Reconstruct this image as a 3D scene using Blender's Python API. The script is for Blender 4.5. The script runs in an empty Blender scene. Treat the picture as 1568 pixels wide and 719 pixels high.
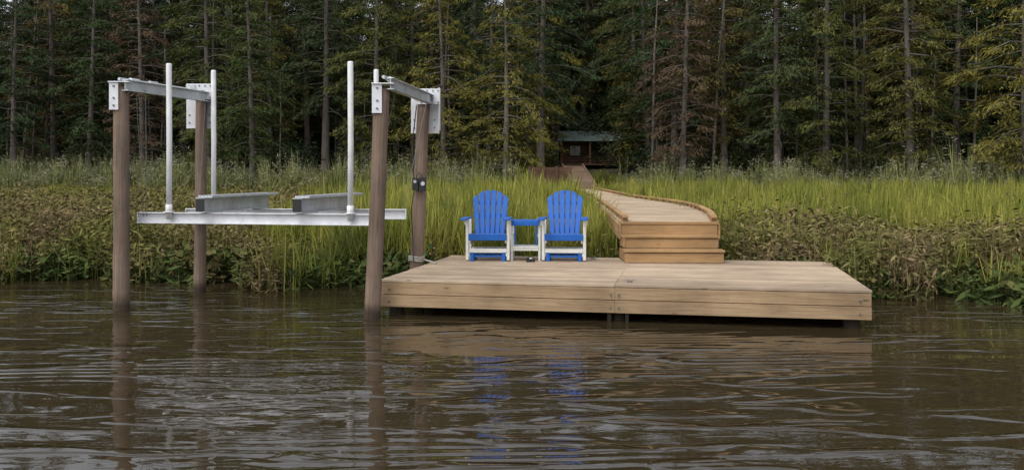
import bpy, math, random
import numpy as np
from mathutils import Vector, Matrix, Euler

random.seed(5)
S = bpy.context.scene
COL = S.collection

# ------------------------------------------------------------------ materials
def nmat(name):
    m = bpy.data.materials.new(name); m.use_nodes = True
    nt = m.node_tree
    b = nt.nodes['Principled BSDF']
    return m, nt, b
def N(nt, t, **kw):
    n = nt.nodes.new(t)
    for k, v in kw.items(): setattr(n, k, v)
    return n
def L(nt, a, b): nt.links.new(a, b)
def attr(nt, name):
    n = N(nt, 'ShaderNodeAttribute'); n.attribute_name = name; return n
def ramp(nt, stops, interp='LINEAR'):
    r = N(nt, 'ShaderNodeValToRGB'); cr = r.color_ramp; cr.interpolation = interp
    while len(cr.elements) < len(stops): cr.elements.new(0.5)
    for e, (p, c) in zip(cr.elements, stops):
        e.position = p; e.color = (c[0], c[1], c[2], 1)
    return r
def mixc(nt, fac, a, b, mode='MIX'):
    m = N(nt, 'ShaderNodeMix', data_type='RGBA', blend_type=mode)
    for s, v in ((m.inputs[0], fac), (m.inputs[6], a), (m.inputs[7], b)):
        if hasattr(v, 'is_linked'): L(nt, v, s)
        elif isinstance(v, (int, float)): s.default_value = v
        else: s.default_value = (v[0], v[1], v[2], 1)
    return m.outputs[2]
def mth(nt, op, a, b=0.0, clamp=False):
    m = N(nt, 'ShaderNodeMath', operation=op); m.use_clamp = clamp
    for s, v in ((m.inputs[0], a), (m.inputs[1], b)):
        if hasattr(v, 'is_linked'): L(nt, v, s)
        else: s.default_value = v
    return m.outputs[0]
def mapping(nt, vec, scale):
    m = N(nt, 'ShaderNodeMapping'); m.inputs['Scale'].default_value = scale
    L(nt, vec, m.inputs['Vector']); return m.outputs[0]
def noise(nt, vec, scale, detail=3, rough=0.55, dist=0.0):
    n = N(nt, 'ShaderNodeTexNoise'); n.inputs['Scale'].default_value = scale
    n.inputs['Detail'].default_value = detail; n.inputs['Roughness'].default_value = rough
    n.inputs['Distortion'].default_value = dist
    if vec is not None: L(nt, vec, n.inputs['Vector'])
    return n.outputs[0]
def bump(nt, b, h, strength, dist):
    bp = N(nt, 'ShaderNodeBump'); bp.inputs['Strength'].default_value = strength
    bp.inputs['Distance'].default_value = dist
    L(nt, h, bp.inputs['Height']); L(nt, bp.outputs[0], b.inputs['Normal'])

def wood(name, light, dark, var=0.25, rough=0.75, knots=True, wet=False, stain=0.35):
    m, nt, b = nmat(name)
    tc = attr(nt, 'tc').outputs['Vector']; rnd = attr(nt, 'rnd').outputs['Fac']
    g = noise(nt, mapping(nt, tc, (0.9, 22, 22)), 1.6, 5, 0.65, 0.6)
    g2 = noise(nt, mapping(nt, tc, (3, 90, 90)), 1.5, 3, 0.6)
    gm = mth(nt, 'ADD', mth(nt, 'MULTIPLY', g, 0.7), mth(nt, 'MULTIPLY', g2, 0.3))
    r = ramp(nt, [(0.32, dark), (0.62, light)]); L(nt, gm, r.inputs[0])
    col = r.outputs[0]
    geo = N(nt, 'ShaderNodeNewGeometry')
    big = noise(nt, geo.outputs['Position'], 1.1, 4, 0.6)
    rb = ramp(nt, [(0.3, (1 - stain,) * 3), (0.65, (1.08,) * 3)]); L(nt, big, rb.inputs[0])
    col = mixc(nt, 1.0, col, rb.outputs[0], 'MULTIPLY')
    v = mth(nt, 'ADD', mth(nt, 'MULTIPLY', rnd, var), 1 - var / 2)
    cmb = N(nt, 'ShaderNodeCombineColor')
    for i in range(3): L(nt, v, cmb.inputs[i])
    col = mixc(nt, 1.0, col, cmb.outputs[0], 'MULTIPLY')
    if knots:
        vo = N(nt, 'ShaderNodeTexVoronoi'); vo.inputs['Scale'].default_value = 1.0
        L(nt, mapping(nt, tc, (2.2, 7, 7)), vo.inputs['Vector'])
        rk = ramp(nt, [(0.05, (0.75,) * 3), (0.13, (0, 0, 0))]); L(nt, vo.outputs['Distance'], rk.inputs[0])
        col = mixc(nt, rk.outputs[0], col, tuple(c * 0.28 for c in dark))
    if wet:
        sp = N(nt, 'ShaderNodeSeparateXYZ'); L(nt, geo.outputs['Position'], sp.inputs[0])
        zz = mth(nt, 'ADD', sp.outputs[2], mth(nt, 'MULTIPLY', big, 0.25))
        rw = ramp(nt, [(0.20, (0.3, 0.3, 0.28)), (0.36, (1, 1, 1))]); L(nt, zz, rw.inputs[0])
        col = mixc(nt, 1.0, col, rw.outputs[0], 'MULTIPLY')
    L(nt, col, b.inputs['Base Color']); b.inputs['Roughness'].default_value = rough
    b.inputs['Specular IOR Level'].default_value = 0.2
    bump(nt, b, gm, 0.5, 0.01)
    return m

def plain(name, c, rough=0.5, metal=0.0, var=0.12, nscale=6.0, spec=0.5):
    m, nt, b = nmat(name)
    geo = N(nt, 'ShaderNodeNewGeometry')
    n = noise(nt, geo.outputs['Position'], nscale, 5, 0.65)
    r = ramp(nt, [(0.3, tuple(x * (1 - var) for x in c)), (0.7, tuple(min(1, x * (1 + var * .5)) for x in c))])
    L(nt, n, r.inputs[0]); L(nt, r.outputs[0], b.inputs['Base Color'])
    b.inputs['Roughness'].default_value = rough; b.inputs['Metallic'].default_value = metal
    b.inputs['Specular IOR Level'].default_value = spec
    return m

def foliage(name, stops, trans=0.25, lo=0.55, hi=1.35, tipcol=None, patch=None):
    m, nt, b = nmat(name)
    nt.nodes.remove(b)
    oi = N(nt, 'ShaderNodeObjectInfo')
    r = ramp(nt, stops)
    if patch:
        geo = N(nt, 'ShaderNodeNewGeometry')
        pn = noise(nt, mapping(nt, geo.outputs['Position'], (1, 1, 0.1)), patch, 3, 0.6)
        f = mth(nt, 'ADD', mth(nt, 'MULTIPLY', oi.outputs['Random'], 0.25), mth(nt, 'MULTIPLY', mth(nt, 'SUBTRACT', mth(nt, 'MULTIPLY', pn, 3.4), 1.2), 0.75), True)
        L(nt, f, r.inputs[0])
    else:
        L(nt, oi.outputs['Random'], r.inputs[0])
    rnd = attr(nt, 'rnd').outputs['Fac']
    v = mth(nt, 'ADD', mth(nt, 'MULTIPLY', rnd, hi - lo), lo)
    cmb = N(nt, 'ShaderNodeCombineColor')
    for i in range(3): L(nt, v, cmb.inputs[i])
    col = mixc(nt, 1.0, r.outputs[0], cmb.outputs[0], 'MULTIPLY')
    if tipcol:
        tip = attr(nt, 'tip').outputs['Fac']
        col = mixc(nt, tip, col, tipcol)
    d = N(nt, 'ShaderNodeBsdfDiffuse'); L(nt, col, d.inputs[0]); out = d.outputs[0]
    if trans > 0:
        t = N(nt, 'ShaderNodeBsdfTranslucent'); L(nt, col, t.inputs[0])
        mx = N(nt, 'ShaderNodeMixShader'); mx.inputs[0].default_value = trans
        L(nt, d.outputs[0], mx.inputs[1]); L(nt, t.outputs[0], mx.inputs[2]); out = mx.outputs[0]
    L(nt, out, nt.nodes['Material Output'].inputs[0])
    return m

M_deck = wood('deck_lumber', (0.48, 0.37, 0.26), (0.35, 0.262, 0.18), 0.38, 0.85, stain=0.28)
M_fascia = wood('fascia_lumber', (0.42, 0.295, 0.175), (0.25, 0.165, 0.092), 0.34, 0.85, stain=0.4)
M_step = wood('step_lumber', (0.45, 0.285, 0.14), (0.29, 0.17, 0.075), 0.3, 0.85, stain=0.35)
M_walk = wood('walkway_lumber', (0.49, 0.375, 0.26), (0.37, 0.28, 0.19), 0.30, 0.85, stain=0.25)
M_pile = wood('treated_pile', (0.26, 0.187, 0.138), (0.125, 0.090, 0.068), 0.2, 0.85, False, True, 0.4)
M_dark = wood('dark_timber', (0.12, 0.085, 0.055), (0.05, 0.036, 0.024), 0.3, 0.85, False, True)
M_cabinw = wood('cabin_timber', (0.15, 0.08, 0.05), (0.08, 0.045, 0.032), 0.3, 0.8, False)
M_ramp = wood('ramp_timber', (0.22, 0.145, 0.095), (0.14, 0.09, 0.06), 0.3, 0.8, False)
M_blue = plain('blue_poly_lumber', (0.012, 0.115, 0.46), 0.42, 0, 0.14, 8, 0.35)
M_white = plain('white_poly_lumber', (0.72, 0.72, 0.66), 0.45, 0, 0.12, 8)
M_pvc = plain('white_pvc', (0.74, 0.74, 0.73), 0.35, 0, 0.18, 3)
M_alu = plain('aluminum', (0.58, 0.60, 0.62), 0.42, 0.4, 0.25, 5)
M_aluw = plain('aluminum_light', (0.70, 0.71, 0.73), 0.45, 0.15, 0.18, 5)
M_black = plain('black_plastic', (0.015, 0.015, 0.017), 0.4)
M_steel = plain('galvanized_cable', (0.18, 0.18, 0.18), 0.45, 0.7)
M_rope = plain('rope', (0.45, 0.42, 0.36), 0.9, 0, 0.4, 60)
M_roof = plain('metal_roof', (0.10, 0.135, 0.12), 0.6, 0.0, 0.6, 1.5)
M_glass = plain('window_glass', (0.03, 0.035, 0.04), 0.1)
M_bark = wood('tree_bark', (0.20, 0.17, 0.145), (0.09, 0.074, 0.062), 0.3, 0.9, False, False, 0.4)

CY = [(0.0, (0.036, 0.056, 0.024)), (0.3, (0.056, 0.074, 0.025)), (0.55, (0.086, 0.090, 0.026)), (0.8, (0.118, 0.104, 0.030)), (1.0, (0.115, 0.076, 0.036))]
M_cyp = foliage('cypress_foliage', CY, 0, 0.4, 1.5)
M_rust = foliage('rust_foliage', [(0, (0.118, 0.076, 0.046)), (1, (0.090, 0.066, 0.042))], 0, .4, 1.4)
M_pine = foliage('dark_foliage', [(0, (0.028, 0.048, 0.026)), (0.6, (0.042, 0.062, 0.028)), (1, (0.062, 0.074, 0.030))], 0, .4, 1.5)
M_gold = foliage('golden_foliage', [(0, (0.16, 0.140, 0.034)), (1, (0.125, 0.118, 0.030))], 0, .4, 1.4)
M_grass = foliage('marsh_grass_blades', [(0, (0.115, 0.135, 0.038)), (0.35, (0.205, 0.225, 0.046)), (0.75, (0.34, 0.325, 0.072)), (1, (0.27, 0.225, 0.10))], 0.3, 0.30, 1.55, patch=0.45)
M_weed = foliage('marsh_weed_leaves', [(0, (0.095, 0.11, 0.032)), (0.35, (0.15, 0.138, 0.048)), (0.7, (0.175, 0.130, 0.070)), (1, (0.13, 0.09, 0.056))], 0.0, 0.35, 1.65, patch=0.6)
M_reed = foliage('reed_blades', [(0, (0.11, 0.135, 0.048)), (1, (0.18, 0.185, 0.070))], 0.0, 0.4, 1.5, tipcol=(0.26, 0.24, 0.17))
M_lily = foliage('pickerelweed_leaves', [(0, (0.048, 0.074, 0.025)), (0.7, (0.080, 0.098, 0.030)), (1, (0.115, 0.095, 0.042))], 0.0, 0.45, 1.5)

# ------------------------------------------------------------------ mesh builder
class MB:
    def __init__(s): s.v = []; s.f = []; s.m = []; s.r = []; s.t = []
    def poly(s, verts, faces, mi=0, mat=None, locs=None, rnd=None):
        base = len(s.v); rnd = random.random() if rnd is None else rnd
        off = (random.uniform(0, 60), random.uniform(0, 60), random.uniform(0, 60))
        locs = locs or verts
        a = np.array(locs); ext = a.max(0) - a.min(0); o = list(np.argsort(-ext))
        for p, l in zip(verts, locs):
            q = Vector(p)
            if mat is not None: q = mat @ q
            s.v.append(tuple(q)); s.r.append(rnd)
            s.t.append((l[o[0]] + off[0], l[o[1]] + off[1], l[o[2]] + off[2]))
        for f in faces: s.f.append(tuple(base + i for i in f)); s.m.append(mi)
    def box(s, c, d, mi=0, rot=None, rnd=None, mat=None):
        x, y, z = d[0] / 2, d[1] / 2, d[2] / 2
        vs = [(-x, -y, -z), (x, -y, -z), (x, y, -z), (-x, y, -z), (-x, -y, z), (x, -y, z), (x, y, z), (-x, y, z)]
        fs = [(0, 3, 2, 1), (4, 5, 6, 7), (0, 1, 5, 4), (1, 2, 6, 5), (2, 3, 7, 6), (3, 0, 4, 7)]
        M = Matrix.Translation(c)
        if rot is not None: M = M @ (rot if isinstance(rot, Matrix) else Euler(rot).to_matrix().to_4x4())
        if mat is not None: M = mat @ M
        s.poly(vs, fs, mi, M, rnd=rnd)
    def beam(s, p0, p1, w, h, mi=0, up=(0, 0, 1), rnd=None):
        p0 = Vector(p0); p1 = Vector(p1); d = p1 - p0; ln = d.length; x = d.normalized()
        y = Vector(up).cross(x).normalized(); z = x.cross(y)
        M = Matrix((x, y, z)).transposed().to_4x4()
        s.box((p0 + p1) / 2, (ln, w, h), mi, M, rnd)
    def ibeam(s, p0, p1, w, h, t, mi=0):
        u = Vector((0, 0, 1))
        p0 = Vector(p0); p1 = Vector(p1)
        s.beam(p0 + u * (h / 2 - t / 2), p1 + u * (h / 2 - t / 2), w, t, mi)
        s.beam(p0 - u * (h / 2 - t / 2), p1 - u * (h / 2 - t / 2), w, t, mi)
        s.beam(p0, p1, t, h - 2 * t - 0.001, mi)
    def tube(s, pts, rad, n=12, mi=0, wob=0.0, cap=True, rnd=None):
        pts = [Vector(p) for p in pts]; vs = []; ls = []; ln = 0
        for i, p in enumerate(pts):
            d = (pts[min(i + 1, len(pts) - 1)] - pts[max(i - 1, 0)]).normalized()
            a = d.cross(Vector((0.31, 0.95, 0.02)) if abs(d.z) > 0.5 else Vector((0, 0, 1))).normalized(); b = d.cross(a)
            if i: ln += (p - pts[i - 1]).length
            r = rad[i] if isinstance(rad, (list, tuple)) else rad
            for k in range(n):
                t = 2 * math.pi * k / n
                rr = r * (1 + wob * (math.sin(3 * t + i * .4) * 0.5 + random.uniform(-.5, .5)))
                vs.append(tuple(p + a * math.cos(t) * rr + b * math.sin(t) * rr))
                ls.append((ln, t * 0.12, 0.0))
        fs = []
        for i in range(len(pts) - 1):
            for k in range(n):
                k2 = (k + 1) % n
                fs.append((i * n + k, i * n + k2, (i + 1) * n + k2, (i + 1) * n + k))
        if cap:
            fs.append(tuple(range(n - 1, -1, -1))); q = (len(pts) - 1) * n
            fs.append(tuple(q + k for k in range(n)))
        base = len(s.v); rnd = random.random() if rnd is None else rnd; off = random.uniform(0, 50)
        for p, l in zip(vs, ls):
            s.v.append(p); s.r.append(rnd); s.t.append((l[0] + off, l[1] + off, off))
        for f in fs: s.f.append(tuple(base + i for i in f)); s.m.append(mi)
    def extrude(s, poly, th, mat, mi=0, rnd=None):
        n = len(poly)
        vs = [(x, -th / 2, z) for x, z in poly] + [(x, th / 2, z) for x, z in poly]
        fs = [tuple(range(n)), tuple(range(2 * n - 1, n - 1, -1))]
        for i in range(n):
            j = (i + 1) % n; fs.append((i, i + n, j + n, j))
        s.poly(vs, fs, mi, mat, rnd=rnd)
    def build(s, name, mats, parent=None, bevel=0.0, smooth=False, link=True):
        me = bpy.data.meshes.new(name); me.from_pydata(s.v, [], s.f)
        for m in mats: me.materials.append(m)
        me.polygons.foreach_set('material_index', s.m)
        a = me.attributes.new('rnd', 'FLOAT', 'POINT'); a.data.foreach_set('value', s.r)
        a = me.attributes.new('tc', 'FLOAT_VECTOR', 'POINT'); a.data.foreach_set('vector', np.array(s.t, dtype=np.float32).ravel())
        if smooth: me.polygons.foreach_set('use_smooth', [True] * len(s.f))
        me.update()
        ob = bpy.data.objects.new(name, me)
        if link: COL.objects.link(ob)
        if parent: ob.parent = parent
        if bevel:
            b = ob.modifiers.new('bev', 'BEVEL'); b.width = bevel; b.segments = 2; b.limit_method = 'ANGLE'
        return ob
def empty(name, loc=(0, 0, 0), rz=0):
    e = bpy.data.objects.new(name, None); COL.objects.link(e); e.location = loc; e.rotation_euler = (0, 0, rz)
    e.empty_display_size = 0.2; return e

# ------------------------------------------------------------------ terrain / water
def sstep(a, b, x):
    t = np.clip((x - a) / (b - a), 0, 1); return t * t * (3 - 2 * t)
def shore(x):
    xc = np.clip(x, -60, 60)
    return 15.3 - 0.15 * xc + 0.35 * np.sin(xc * 0.7) + 0.2 * np.sin(xc * 1.9 + 1)
def forest_edge(x): return 58 - 0.22 * np.clip(x, -60, 60)
def height(x, y):
    s = y - shore(x)
    z = np.where(s < 0, np.maximum(s * 0.35 - 0.03, -1.8), 0.05 * sstep(0, 2, s) - 0.03 + 0.0035 * s)
    e = y - forest_edge(x)
    z = z + 1.5 * sstep(-7, 8, e) + 1.2 * sstep(8, 30, e) + 8 * sstep(26, 60, e)
    return z + np.where(s > 0, 0.03 * np.sin(x * 1.3) * np.sin(y * 1.1), 0)
xs = np.concatenate([np.linspace(-900, -80, 18), np.linspace(-76, 76, 200), np.linspace(80, 900, 18)])
ys = np.concatenate([np.linspace(-300, 5, 12), np.linspace(8, 130, 220), np.linspace(140, 1200, 22)])
X, Y = np.meshgrid(xs, ys); Z = height(X, Y)
nv = len(xs); vs = np.stack([X, Y, Z], -1).reshape(-1, 3)
fs = [(j * nv + i, j * nv + i + 1, (j + 1) * nv + i + 1, (j + 1) * nv + i) for j in range(len(ys) - 1) for i in range(nv - 1)]
me = bpy.data.meshes.new('ground'); me.from_pydata(vs.tolist(), [], fs); me.polygons.foreach_set('use_smooth', [True] * len(fs))
g = bpy.data.objects.new('ground', me); COL.objects.link(g)
m, nt, b = nmat('marsh_soil')
geo = N(nt, 'ShaderNodeNewGeometry')
r = ramp(nt, [(0.3, (0.03, 0.030, 0.014)), (0.55, (0.06, 0.058, 0.024)), (0.75, (0.075, 0.06, 0.03))])
L(nt, noise(nt, geo.outputs['Position'], 1.3, 6, 0.65), r.inputs[0]); L(nt, r.outputs[0], b.inputs['Base Color'])
b.inputs['Roughness'].default_value = 0.9
bump(nt, b, noise(nt, geo.outputs['Position'], 9, 5), 0.6, 0.06)
me.materials.append(m)

me = bpy.data.meshes.new('water')
me.from_pydata([(-900, -300, 0), (900, -300, 0), (900, 60, 0), (-900, 60, 0)], [], [(0, 1, 2, 3)])
w = bpy.data.objects.new('water', me); COL.objects.link(w)
m, nt, b = nmat('river_water')
geo = N(nt, 'ShaderNodeNewGeometry'); P = geo.outputs['Position']
b.inputs['Base Color'].default_value = (0.036, 0.026, 0.013, 1)
b.inputs['Roughness'].default_value = 0.0; b.inputs['IOR'].default_value = 1.37
rot = N(nt, 'ShaderNodeMapping'); rot.inputs['Rotation'].default_value = (0, 0, math.radians(5)); rot.inputs['Scale'].default_value = (0.40, 1.0, 1)
L(nt, P, rot.inputs[0]); pv = rot.outputs[0]
A = noise(nt, pv, 0.9, 1, 0.5, 0.6)
B = noise(nt, mapping(nt, pv, (0.85, 1, 1)), 2.9, 1, 0.45, 0.8)
C = noise(nt, mapping(nt, pv, (1.0, 1, 1)), 9, 2, 0.5, 0.3)
mr = N(nt, 'ShaderNodeMapRange'); mr.interpolation_type = 'SMOOTHERSTEP'
mr.inputs['From Min'].default_value = 0.50; mr.inputs['From Max'].default_value = 0.66; L(nt, B, mr.inputs['Value'])
mask = noise(nt, mapping(nt, P, (0.40, 1, 1)), 0.42, 2, 0.5)
rm = ramp(nt, [(0.42, (0.30,) * 3), (0.54, (1,) * 3)]); L(nt, mask, rm.inputs[0])
wv = N(nt, 'ShaderNodeTexWave'); wv.wave_type = 'BANDS'; wv.bands_direction = 'Y'; wv.wave_profile = 'SIN'
wv.inputs['Scale'].default_value = 1.9; wv.inputs['Distortion'].default_value = 4.0; wv.inputs['Detail'].default_value = 1.5; wv.inputs['Detail Scale'].default_value = 0.7
wr = N(nt, 'ShaderNodeMapping'); wr.inputs['Rotation'].default_value = (0, 0, math.radians(-7)); wr.inputs['Scale'].default_value = (0.4, 1, 1); L(nt, P, wr.inputs[0]); L(nt, wr.outputs[0], wv.inputs['Vector'])
mask2 = noise(nt, mapping(nt, P, (0.5, 1, 1)), 0.30, 1, 0.5)
rm2 = ramp(nt, [(0.48, (0,) * 3), (0.60, (1,) * 3)]); L(nt, mask2, rm2.inputs[0])
hb = mth(nt, 'ADD', mth(nt, 'MULTIPLY', mr.outputs[0], 0.0125), mth(nt, 'ADD', mth(nt, 'MULTIPLY', B, 0.010), mth(nt, 'MULTIPLY', C, 0.0042)))
h = mth(nt, 'ADD', mth(nt, 'MULTIPLY', A, 0.024), mth(nt, 'MULTIPLY', hb, rm.outputs[0]))
h = mth(nt, 'ADD', h, mth(nt, 'MULTIPLY', mth(nt, 'MULTIPLY', wv.outputs['Fac'], 0.005), rm2.outputs[0]))
bump(nt, b, h, 1.0, 1.0)
me.materials.append(m)

# ------------------------------------------------------------------ dock
YAW = math.atan2(-1.16, 5.97)
dock = empty('floating_dock', (-1.71, 12.26, 0), YAW)
DL, DD, DZ = 6.08, 3.72, 0.46
mb = MB()
n = int(DD / 0.1445); pitch = (DD + 0.02) / n
for i in range(n):
    cy = -0.02 + (i + .5) * pitch
    for (a, c) in ((-0.012, 3.04), (3.04, DL + 0.012)):
        mb.box(((a + c) / 2, cy, DZ - 0.015 + random.uniform(-.0025, .0025)), (c - a - 0.002, pitch - 0.013, 0.03))
mb.build('deck_boards', [M_deck], dock, 0.003)
mb = MB()
for (a, c) in ((0.0, 3.05), (3.05, DL)):
    mb.box(((a + c) / 2, -0.004, DZ - 0.036 - 0.074), (c - a - 0.002, 0.04, 0.148), rnd=0.65)
    mb.box(((a + c) / 2, -0.024, DZ - 0.192 - 0.076), (c - a - 0.002, 0.045, 0.152), rnd=0.45)
for xx in (0.015, DL - 0.015):
    mb.box((xx, DD / 2, DZ - 0.036 - 0.074), (0.038, DD - 0.06, 0.148))
    mb.box((xx, DD / 2, DZ - 0.192 - 0.076), (0.044, DD - 0.06, 0.152))
mb.box((DL / 2, DD - 0.03, DZ - 0.2), (DL, 0.04, 0.31))
mb.build('fascia_boards', [M_fascia], dock, 0.003)
mb = MB()
for k in range(0, 11): mb.box((0.06 + k * (DL - .12) / 10, DD / 2, DZ - 0.15), (0.04, DD - 0.12, 0.2))
mb.box((DL / 2, 0.30, 0.18), (DL - 0.1, 0.05, 0.12)); mb.box((DL / 2, 1.9, 0.18), (DL - 0.1, 0.05, 0.12))
for xx in (0.17, 3.09, 5.88):
    for yy in (0.13, 1.9, 3.5):
        mb.tube([(xx, yy, -1.5), (xx, yy, 0.3)], 0.10, 14, 0, 0.03)
mb.box((2.98, 0.02, 0.04), (0.05, 0.09, 0.2)); mb.box((3.2, 0.02, 0.04), (0.04, 0.09, 0.2))
mb.build('support_piles', [M_dark], dock)
mb = MB()
for xx in (0.12, 3.0, 3.1, 5.95):
    for zz in (0.34, 0.18):
        mb.tube([(xx, -0.022, zz), (xx, -0.055, zz)], 0.013, 8)
mb.build('bolt_heads', [M_steel], dock)

def cleat(name, x, y, rz):
    e = empty(name, (x, y, DZ + 0.003), rz); mb = MB()
    mb.box((0, 0, 0.006), (0.08, 0.03, 0.008)); mb.box((-0.02, 0, 0.016), (0.012, 0.016, 0.016)); mb.box((0.02, 0, 0.016), (0.012, 0.016, 0.016))
    mb.tube([(-0.065, 0, 0.030), (-0.03, 0, 0.026), (0.03, 0, 0.026), (0.065, 0, 0.030)], [0.004, 0.006, 0.006, 0.004], 8)
    mb.build('cleat_body', [M_steel], e)
cleat('dock_cleat', 1.50, 11.92, YAW)
cleat('dock_cleat', 1.31, 15.10, YAW)
e = empty('dock_light', (0.29, 14.72, DZ + 0.001), 0.1); mb = MB()
mb.box((0, 0, 0.02), (0.13, 0.11, 0.04)); mb.box((0, 0, 0.055), (0.09, 0.08, 0.03)); mb.box((0, -0.045, 0.055), (0.05, 0.012, 0.02), 1)
mb.build('light_body', [M_black, M_aluw], e, 0.006)

# ------------------------------------------------------------------ boat lift
lift = empty('boat_lift')
piles = {'A': ((-5.29, 12.69), (-5.30, 12.70), 0.104, 3.02), 'B': ((-1.785, 11.97), (-1.66, 11.99), 0.100, 2.93),
         'C': ((-4.86, 14.58), (-4.84, 14.6), 0.088, 3.06), 'D': ((-1.50, 14.55), (-1.37, 14.55), 0.100, 2.98)}
top = {}
for k, (b0, t0, r, h) in piles.items():
    mb = MB(); pts = []; rr = []
    for i in range(26):
        z = -1.6 + (h + 1.6) * i / 25; f = z / h
        pts.append((b0[0] + (t0[0] - b0[0]) * f + 0.004 * math.sin(i * .5), b0[1] + (t0[1] - b0[1]) * f, z)); rr.append(r * (1.05 - 0.10 * max(f, 0)))
    mb.tube(pts, rr, 24, 0, 0.03)
    mb.build('pile_' + k.lower(), [M_pile], lift, 0, True)
    top[k] = Vector((t0[0], t0[1], h))
mb = MB()
for a, c in (('A', 'C'), ('B', 'D')):
    p, q = top[a].copy(), top[c].copy(); d = (q - p); d.z = 0; d.normalize()
    z = 2.93 if a == 'A' else 2.885
    p0 = Vector((p.x, p.y, z)) - d * 0.10; q0 = Vector((q.x, q.y, z)) + d * 0.10
    side = Vector((0, 0, 1)).cross(d) * -0.13
    u = Vector((0, 0, 0.10))
    mb.ibeam(p0 + side + u, q0 + side + u, 0.09, 0.15, 0.012, 0)
    mb.tube([p0 + side * 0.3 + u * 1.85, q0 + side * .3 + u * 1.85], 0.022, 10, 0)
    for t in (0.15, 0.35, 0.8):
        c0 = p0.lerp(q0, t) + side * .3 + u * 1.85; mb.tube([c0 - d * .09, c0 + d * .09], 0.038, 12, 0)
        mb.beam(c0 - u * .2, c0 - u * .9 + side * .6, 0.05, 0.03, 0, up=(1, 0, 0.1))
mb.build('top_beams', [M_alu], lift, 0.003)
mb = MB()
for a in 'AB':
    p = top[a]; r = piles[a][2]
    mb.box((p.x - 0.05, p.y - r - 0.012, p.z - 0.13), (0.12, 0.014, 0.38), 0)
    mb.box((p.x - r - 0.012, p.y, p.z - 0.13), (0.014, 0.20, 0.38), 0)
    mb.box((p.x + 0.02, p.y - 0.02, p.z + 0.055), (0.28, 0.26, 0.014), 0)
    for zz in (-0.26, -0.16, 0.0): mb.tube([(p.x - 0.05, p.y - r - 0.015, p.z + zz), (p.x - 0.05, p.y - r - 0.035, p.z + zz)], 0.014, 8, 1)
for a in 'CD':
    p = top[a]; r = piles[a][2]; dx = -0.03 if a == 'C' else 0.03
    mb.box((p.x + dx - 0.02, p.y + r + 0.012, p.z - 0.16), (0.44, 0.014, 0.70), 0)
    mb.box((p.x + dx + 0.04, p.y - r - 0.012, p.z + 0.05), (0.38, 0.014, 0.24), 0)
    mb.box((p.x + dx + 0.215, p.y, p.z - 0.14), (0.014, 0.21, 0.66), 0)
    mb.box((p.x + dx - 0.10, p.y - r - 0.03, p.z + 0.08), (0.14, 0.02, 0.16), 2)
    for sx in (-0.06, 0.03, 0.12, 0.2):
        for sz in (-0.04, 0.14):
            mb.tube([(p.x + dx + sx, p.y - r - 0.016, p.z + sz), (p.x + dx + sx, p.y - r - 0.034, p.z + sz)], 0.012, 8, 1)
    for sz in (-0.42, -0.3): 
        for sx in (-.19, .13): mb.tube([(p.x + dx + sx, p.y + r + 0.004, p.z + sz), (p.x + dx + sx, p.y + r - 0.014, p.z + sz)], 0.012, 8, 1)
    mb.tube([(p.x + dx + .08, p.y - r - .07, p.z + .02), (p.x + dx + .08, p.y - r - .01, p.z + .02)], 0.05, 16, 1)
mb.build('mount_brackets', [M_aluw, M_steel, M_alu], lift, 0.003)
F0, F1 = Vector((-5.17, 12.98, 1.235)), Vector((-1.84, 12.34, 1.235))
R0, R1 = Vector((-4.99, 14.36, 1.235)), Vector((-1.59, 14.05, 1.235))
mb = MB()
mb.ibeam(F0, F1, 0.11, 0.15, 0.012, 0); mb.ibeam(R0, R1, 0.11, 0.15, 0.012, 0)
for (p, q) in ((F0, F1), (R0, R1)):
    for e_ in (p, q): mb.box((e_.x, e_.y, e_.z), (0.012, 0.1, 0.145), 0)
mb.build('cradle_beams', [M_aluw], lift, 0.003)
mb = MB()
vdir = Vector((0.19, 0.982, 0)).normalized()
for fx, fy, ln in ((-4.20, 12.62, 2.05), (-2.84, 12.38, 2.05)):
    p = Vector((fx, fy, 1.42)); q = p + vdir * ln
    mb.ibeam(p, q, 0.13, 0.20, 0.012, 0)
    sd = Vector((0.14, -0.02, 0.015))
    mb.beam(p + sd + Vector((-.07, 0, 0.094)), q + sd + Vector((-.07, 0, 0.094)), 0.2, 0.022, 0)
    for k in range(5):
        o = Vector((-0.16 + 0.045 * k + 0.14, 0, 0.126)); mb.beam(p + o, q + o, 0.015, 0.012, 0)
    mb.box(p + vdir * -0.008, (0.12, 0.006, 0.17), 1)  # black plate paints in the shade inside the open bunk end
    for t in (0.36, 1.7):
        c = p + vdir * t; mb.box((c.x, c.y, 1.318), (0.24, 0.12, 0.012), 0); mb.box((c.x - .1, c.y, 1.36), (0.012, 0.1, 0.08), 0)
mb.build('bunks', [M_alu, M_black], lift, 0.002)
mb = MB()
for x, y, zt in ((-4.70, 12.83, 3.35), (-4.59, 14.40, 3.43), (-2.13, 12.34, 3.32), (-2.06, 14.2, 3.42)):
    mb.tube([(x, y, 1.22), (x + .005, y, 2.3), (x, y, zt - .02), (x, y, zt)], [0.038, 0.038, 0.038, 0.032], 18, 0)
    mb.box((x, y, 1.32), (0.12, 0.12, 0.014), 0); mb.tube([(x, y, 1.30), (x, y, 1.42)], 0.046, 16, 0)
mb.build('guide_posts', [M_pvc], lift, 0, True)
mb = MB()
for (x, y, zt, xb, yb) in ((-5.14, 12.8, 3.0, -5.10, 12.95), (-5.08, 12.98, 3.0, -5.05, 12.95), (-4.73, 14.45, 3.0, -4.8, 14.35), (-1.5, 12.15, 2.95, -1.9, 12.36), (-1.3, 14.3, 2.95, -1.65, 14.08)):
    mb.tube([(x, y, zt), (xb, yb, 1.25)], 0.005, 6)
mb.build('lift_cables', [M_steel], lift)
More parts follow.
